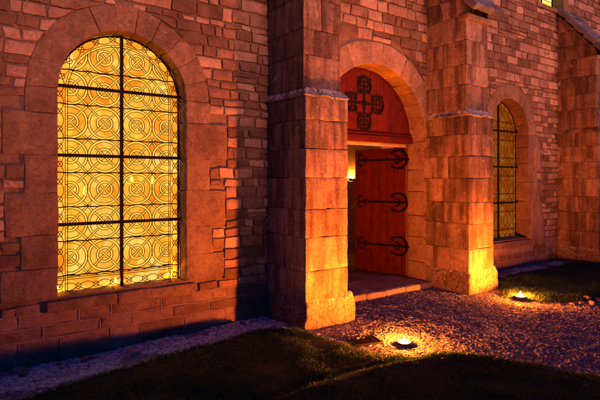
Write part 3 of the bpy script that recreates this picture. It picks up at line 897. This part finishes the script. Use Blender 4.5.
# grass
def blades(P, hmin, hmax, wid, thresh=.0):
    h, lw = height(P); k = lw > thresh+.03*RNG.random(len(P))-.02
    P, h, lw = P[k], h[k], lw[k]; n = len(P)
    z3 = np.concatenate([P, np.zeros((n, 1))], 1)
    cl = np.clip(.75+.5*fnoise(z3*4., 3, 33)+.6*np.clip(fnoise(z3*1.9, 2, 91)-.25, 0, 1), .25, 2.)
    H = RNG.uniform(hmin, hmax, n)*cl*(1+.5*(lw < .08)); a = RNG.uniform(0, 2*PI, n); b = RNG.uniform(0, 2*PI, n)
    lean = H*RNG.uniform(.15, .9, n); W = wid*RNG.uniform(.6, 1.3, n)
    d = np.stack([np.cos(a), np.sin(a)], 1); l = np.stack([np.cos(b), np.sin(b)], 1)
    base = np.concatenate([P, (h-.004)[:, None]], 1)
    def pt(s, w, t):
        return np.concatenate([P+d*(s*w*W)[:, None]+l*(lean*t*t)[:, None], (h-.004+H*t*(1-.25*t))[:, None]], 1)
    one = np.ones(n)
    V = np.stack([pt(-1, one*.5, 0.), pt(1, one*.5, 0.), pt(1, one*.4, .55), pt(-1, one*.4, .55), pt(0, one, 1.)], 1).reshape(-1, 3)
    o = np.arange(n)*5
    return V, np.stack([o, o+1, o+2, o+3], 1), np.stack([o+3, o+2, o+4], 1), np.repeat(RNG.random(n), 5)
def grass_mat():
    m, nt, b = mat('grass_blade'); at = nt.new('ShaderNodeAttribute'); at.attribute_name = 'tone'
    c = ramp(nt, at.outputs['Fac'], [(0, (.008, .05, .010)), (.6, (.018, .095, .018)), (.92, (.05, .13, .026)), (1, (.15, .15, .06))])
    n = noise(nt, 2.2, 4, .6, coords(nt))
    c = mix(nt, c, ramp(nt, n, [(.35, (.5, .55, .5)), (.6, (1, 1, 1))]), .8, 'MULTIPLY')
    nt.link(c, b.inputs['Base Color']); b.inputs['Roughness'].default_value = .6
    tr = nt.new('ShaderNodeBsdfTranslucent'); nt.link(c, tr.inputs[0]); ms = nt.new('ShaderNodeMixShader'); ms.inputs[0].default_value = .3
    nt.link(b.outputs[0], ms.inputs[1]); nt.link(tr.outputs[0], ms.inputs[2])
    nt.link(ms.outputs[0], nt.n['Material Output'].inputs[0]); return m
M['grass'] = grass_mat()
for name, lab, regs in (('grass', 'short dark grass on the low bank in the foreground', [(120000, (0.2, 4.5, -4.2, -1.8), MOUND)]),
                   ('grass', 'short grass between the bank and the gravel at the foot of the wall', [(75000, (-1.2, 3.5, -2.3, -.4), LEFTL)]),
                   ('grass', 'grass patch beyond the path beneath the right hand window', [(75000, (6.1, 11.4, -3.2, -.3), RIGHTL)])):
    gb = MB()
    for n, reg, poly in regs:
        P = scatter(n, *reg); P = P[seg_sd(P, poly) > -.06]
        if poly is LEFTL: P = P[seg_sd(P, MOUND) < .0]
        if poly is RIGHTL: P = P[~((P[:, 0] > 9.95) & (P[:, 0] < 10.7) & (P[:, 1] > -.82))]
        V, f4, f3, t = blades(P, .020, .045, .0040)
        gb.add(V, f4); gb.t[-1] = t
        off = gb.n-len(V); gb.f.append(f3+off)
    o = gb.build(name, M['grass'], None, False); o['kind'] = 'stuff'; o['label'] = lab; o['category'] = 'grass'

# loose stones
def hz(x, y): return float(height(np.array([[x, y]]))[0][0])
def rock(name, x, y, s, label, group, cat='stone'):
    m = MB(); a = random.uniform(0, PI); ca, sa = math.cos(a), math.sin(a)
    sx, sy, sz = s*random.uniform(.85, 1.3), s*random.uniform(.6, .9), s*random.uniform(.45, .75)
    def w(p):
        q = p.copy(); q[:, 0] = p[:, 0]*ca-p[:, 1]*sa; q[:, 1] = p[:, 0]*sa+p[:, 1]*ca; return q
    block(m, -sx/2, sx/2, -sy/2, sy/2, -sz*.3, sz*.7, r=s*.22, step=s*.16, amp=s*.10, freq=1.1/s, warp=w)
    o = m.build(name, M['rock']); o.location = (x, y, hz(x, y)); return tag(o, label, cat, group)
edge = [(6.66, -1.86), (6.78, -1.92), (6.9, -1.99), (7.03, -2.03), (7.15, -2.11), (7.28, -2.12), (6.83, -2.03), (7.0, -1.9), (6.55, -1.75), (7.4, -2.2), (7.1, -1.97)]
for i, (x, y) in enumerate(edge):
    rock('edging_stone', x, y, random.uniform(.05, .10), 'small rough stone in the row edging the lit grass beyond the path', 'stones edging the right hand grass')
for i in range(12):
    x = random.uniform(.5, 3.1); y = -random.uniform(.05, .24)
    rock('fallen_stone', x, y, random.uniform(.045, .11), 'loose stone lying in the gravel against the foot of the left wall', 'stones at the foot of the left wall')

# drain grate
gx0, gy0 = 3.47, -1.36; gz = hz(gx0, gy0)+.004
gr = tag(empty('drain_grate', (gx0, gy0, gz)), 'dark iron drain grate in the gravel beside the foreground flame', 'grate')
gr.rotation_euler = (0, 0, math.radians(-18))
m = MB(); box(m, -.15, .15, -.12, -.10, -.02, .01); box(m, -.15, .15, .10, .12, -.02, .01); box(m, -.15, -.13, -.0995, .0995, -.02, .0095); box(m, .13, .15, -.0995, .0995, -.02, .0095)
m.build('frame', M['iron'], gr, False)
m = MB()
for k in range(9): box(m, -.118+k*.0265, -.104+k*.0265, -.0995, .0995, -.016, .007)
m.build('bars', M['iron'], gr, False)

# inside the nave: an arcade against the far wall and candles
ar = MB()
for x in (.95, 2.05, 3.15):
    lathe(ar, [(.16, .06), (.16, .2), (.115, .26), (.10, .32), (.095, 1.9), (.12, 1.98), (.16, 2.1), (.16, 2.16)], x, 4.1, 20)
for xm in (.4, 1.5, 2.6):
    n = 20; ro, ri = .62, .42
    for k in range(n):
        a0, a1 = PI*k/n, PI*(k+1)/n
        V = [(xm-r*math.cos(a), y, 2.16+r*math.sin(a)) for y in (4.0, 4.2) for a in (a0, a1) for r in (ri, ro)]
        ar.add(V, [(0, 1, 3, 2), (4, 6, 7, 5), (0, 2, 6, 4), (1, 5, 7, 3)], .5)
ar.build('nave_arcade', M['plaster'], chapel)
def candle(x, y, z, h, r, st, label, group):
    t = tag(empty('candle', (x, y, z)), label, 'candle', group)
    m = MB(); lathe(m, [(0, 0), (r, 0), (r, h), (r*.6, h+.003), (0, h)], 0, 0, 14); m.build('wax', M['wax'], t)
    m = MB(); f_ = 3.0*r
    lathe(m, [(0, h+.004), (f_*.3, h+.008), (f_*.42, h+f_*.5), (f_*.3, h+f_), (f_*.1, h+f_*1.6), (0, h+f_*1.9)], 0, 0, 12); m.build('flame', st, t)
pl = tag(empty('added_nave_lamp', (.1, 2.6, 3.3)), 'added unseen lamp globe lighting the nave behind the left window', 'added lamp')  # added light source, hung out of view so the nave glows
m = MB(); lathe(m, [(0, -.1), (.06, -.08), (.1, 0), (.06, .08), (0, .1)], 0, 0, 18); m.build('globe', emit('added_lamp_globe', (1., .55, .17), 1500), pl)
m = MB(); tube(m, [(0, 0, .1), (0, 0, .69)], .008, 6); m.build('rod', M['iron'], pl)
M['cflame'] = emit('candle_flame', (1., .50, .14), 60)
M['sflame'] = emit('sill_candle_flame', (1., .50, .12), 1500)
for x, z in ((2.72, 1.6), (3.08, 1.58), (2.0, 1.45)):
    m = MB(); lathe(m, [(.14, .06), (.13, .08), (.03, .12), (.022, .6), (.03, z-.3), (.07, z-.22), (.075, z-.2), (0, z-.2)], 0, 0, 16)
    o = m.build('candle_stand', M['plaster']); o.location = (x, 3.4, 0); tag(o, 'tall candle stand inside the nave behind the left amber window', 'candle stand', 'candle stands in the nave')
    candle(x, 3.4, z-.2, .1, .032, M['cflame'], 'candle on a stand, a bright spot seen through the left amber window', 'candles in the nave')
for x in (1.0, 1.55, 2.12): candle(x, .29, .488, .02, .016, M['sflame'], 'small candle glowing at the foot of the left amber window', 'candles on the window sill')
# flame bowls
def flame_bowl(x, y, label, s=1., wd=1.):
    z = hz(x, y)-.014
    t = tag(empty('fire_bowl', (x, y, z)), label, 'fire bowl', 'fire bowls lighting the path')
    m = MB(); lathe(m, [(.0, .002), (.042, .002), (.054, .012), (.060, .040), (.066, .0445), (.064, .048), (.058, .046), (.050, .02), (.03, .014), (0, .014)], 0, 0)
    m.build('bowl', M['bowl'], t)
    m = MB(); lathe(m, [(.001, .018), (.025, .017), (.047, .0165)], 0, 0); m.build('wax', M['wax'], t)
    m = MB()
    n = 14; prof = [(.0, 0), (.028, .006), (.042, .017), (.044, .029), (.034, .043), (.019, .057), (.008, .074), (.0, .092)]
    V = []; F = []
    for i, (r, zz) in enumerate(prof):
        for k in range(n):
            a = 2*PI*k/n; rr = r*(1+.14*math.sin(3*a+i*.6+x)+.08*math.sin(5*a+2*x)); V.append((.8*wd*rr*1.15*math.cos(a)+.005*math.sin(i), .8*wd*rr*.9*math.sin(a), .019+.8*zz*s))
    for i in range(len(prof)-1):
        for k in range(n):
            l = (k+1) % n; F.append((i*n+k, i*n+l, (i+1)*n+l, (i+1)*n+k))
    m.add(V, F); m.build('flame', M['flame'], t)
    return t
flame_bowl(3.72, -1.66, 'low metal fire bowl burning on the gravel in front of the door')
flame_bowl(6.33, -1.34, 'low fire bowl burning at the corner of the grass past the second buttress', 1.15, .8)

# sconce on the inner wall
sx, sy, sz_ = 8.33, RY1, 1.6
sn = tag(empty('wall_sconce', (sx, sy, sz_)), 'glowing wall lamp seen through the gap of the open door', 'wall lamp')
m = MB()
V = []; F = []; n = 14
for (r, z) in ((.0, -.045), (.05, -.035), (.09, -.005), (.1, .03)):
    for k in range(n+1):
        a = PI*k/n; V.append((r*math.cos(a), -r*math.sin(a)-.002, z))
for i in range(3):
    for k in range(n): F.append((i*(n+1)+k, i*(n+1)+k+1, (i+1)*(n+1)+k+1, (i+1)*(n+1)+k))
m.add(V, F); m.build('lamp_shade', M['plaster'], sn)
m = MB(); lathe(m, [(0, 0), (.03, .01), (.036, .04), (.03, .075), (0, .09)], 0, -.05, 14); m.build('bulb', M['bulb'], sn)

# ================================================================== light, sky, camera
w = bpy.data.worlds.new('World'); sc.world = w; w.use_nodes = True
nt = w.node_tree; bg = nt.nodes['Background']
sky = nt.nodes.new('ShaderNodeTexSky'); sky.sky_type = 'NISHITA'; sky.sun_disc = False
SUN_EL, SUN_AZ = math.radians(4), math.radians(179)      # azimuth from +Y clockwise
sky.ozone_density = 10; sky.air_density = 1.; sky.dust_density = .3; sky.sun_elevation = SUN_EL; sky.sun_rotation = SUN_AZ
nt.links.new(sky.outputs[0], bg.inputs[0]); bg.inputs[1].default_value = .15
L = bpy.data.lights.new('sun', 'SUN'); L.energy = 4.2; L.angle = math.radians(22); L.color = (1., .29, .16)
so = bpy.data.objects.new('sun', L); COL.objects.link(so)
dirv = (math.sin(SUN_AZ)*math.cos(SUN_EL), math.cos(SUN_AZ)*math.cos(SUN_EL), math.sin(SUN_EL))
from mathutils import Vector
so.rotation_euler = Vector(dirv).to_track_quat('Z', 'Y').to_euler()
so.location = (0, -8, 6)

cam = bpy.data.cameras.new('camera'); co = bpy.data.objects.new('camera', cam); COL.objects.link(co)
cam.sensor_width = 36; cam.lens = 505/600*36; cam.shift_y = -20.5/600; cam.clip_end = 300
co.location = (0, -5, 1.6); co.rotation_euler = (PI/2, 0, -math.radians(36.4)); sc.camera = co
sc.view_settings.view_transform = 'Standard'; sc.view_settings.look = 'None'; sc.view_settings.exposure = .18; sc.view_settings.gamma = 1
sc.cycles.use_denoising = True
sc.cycles.max_bounces = 6
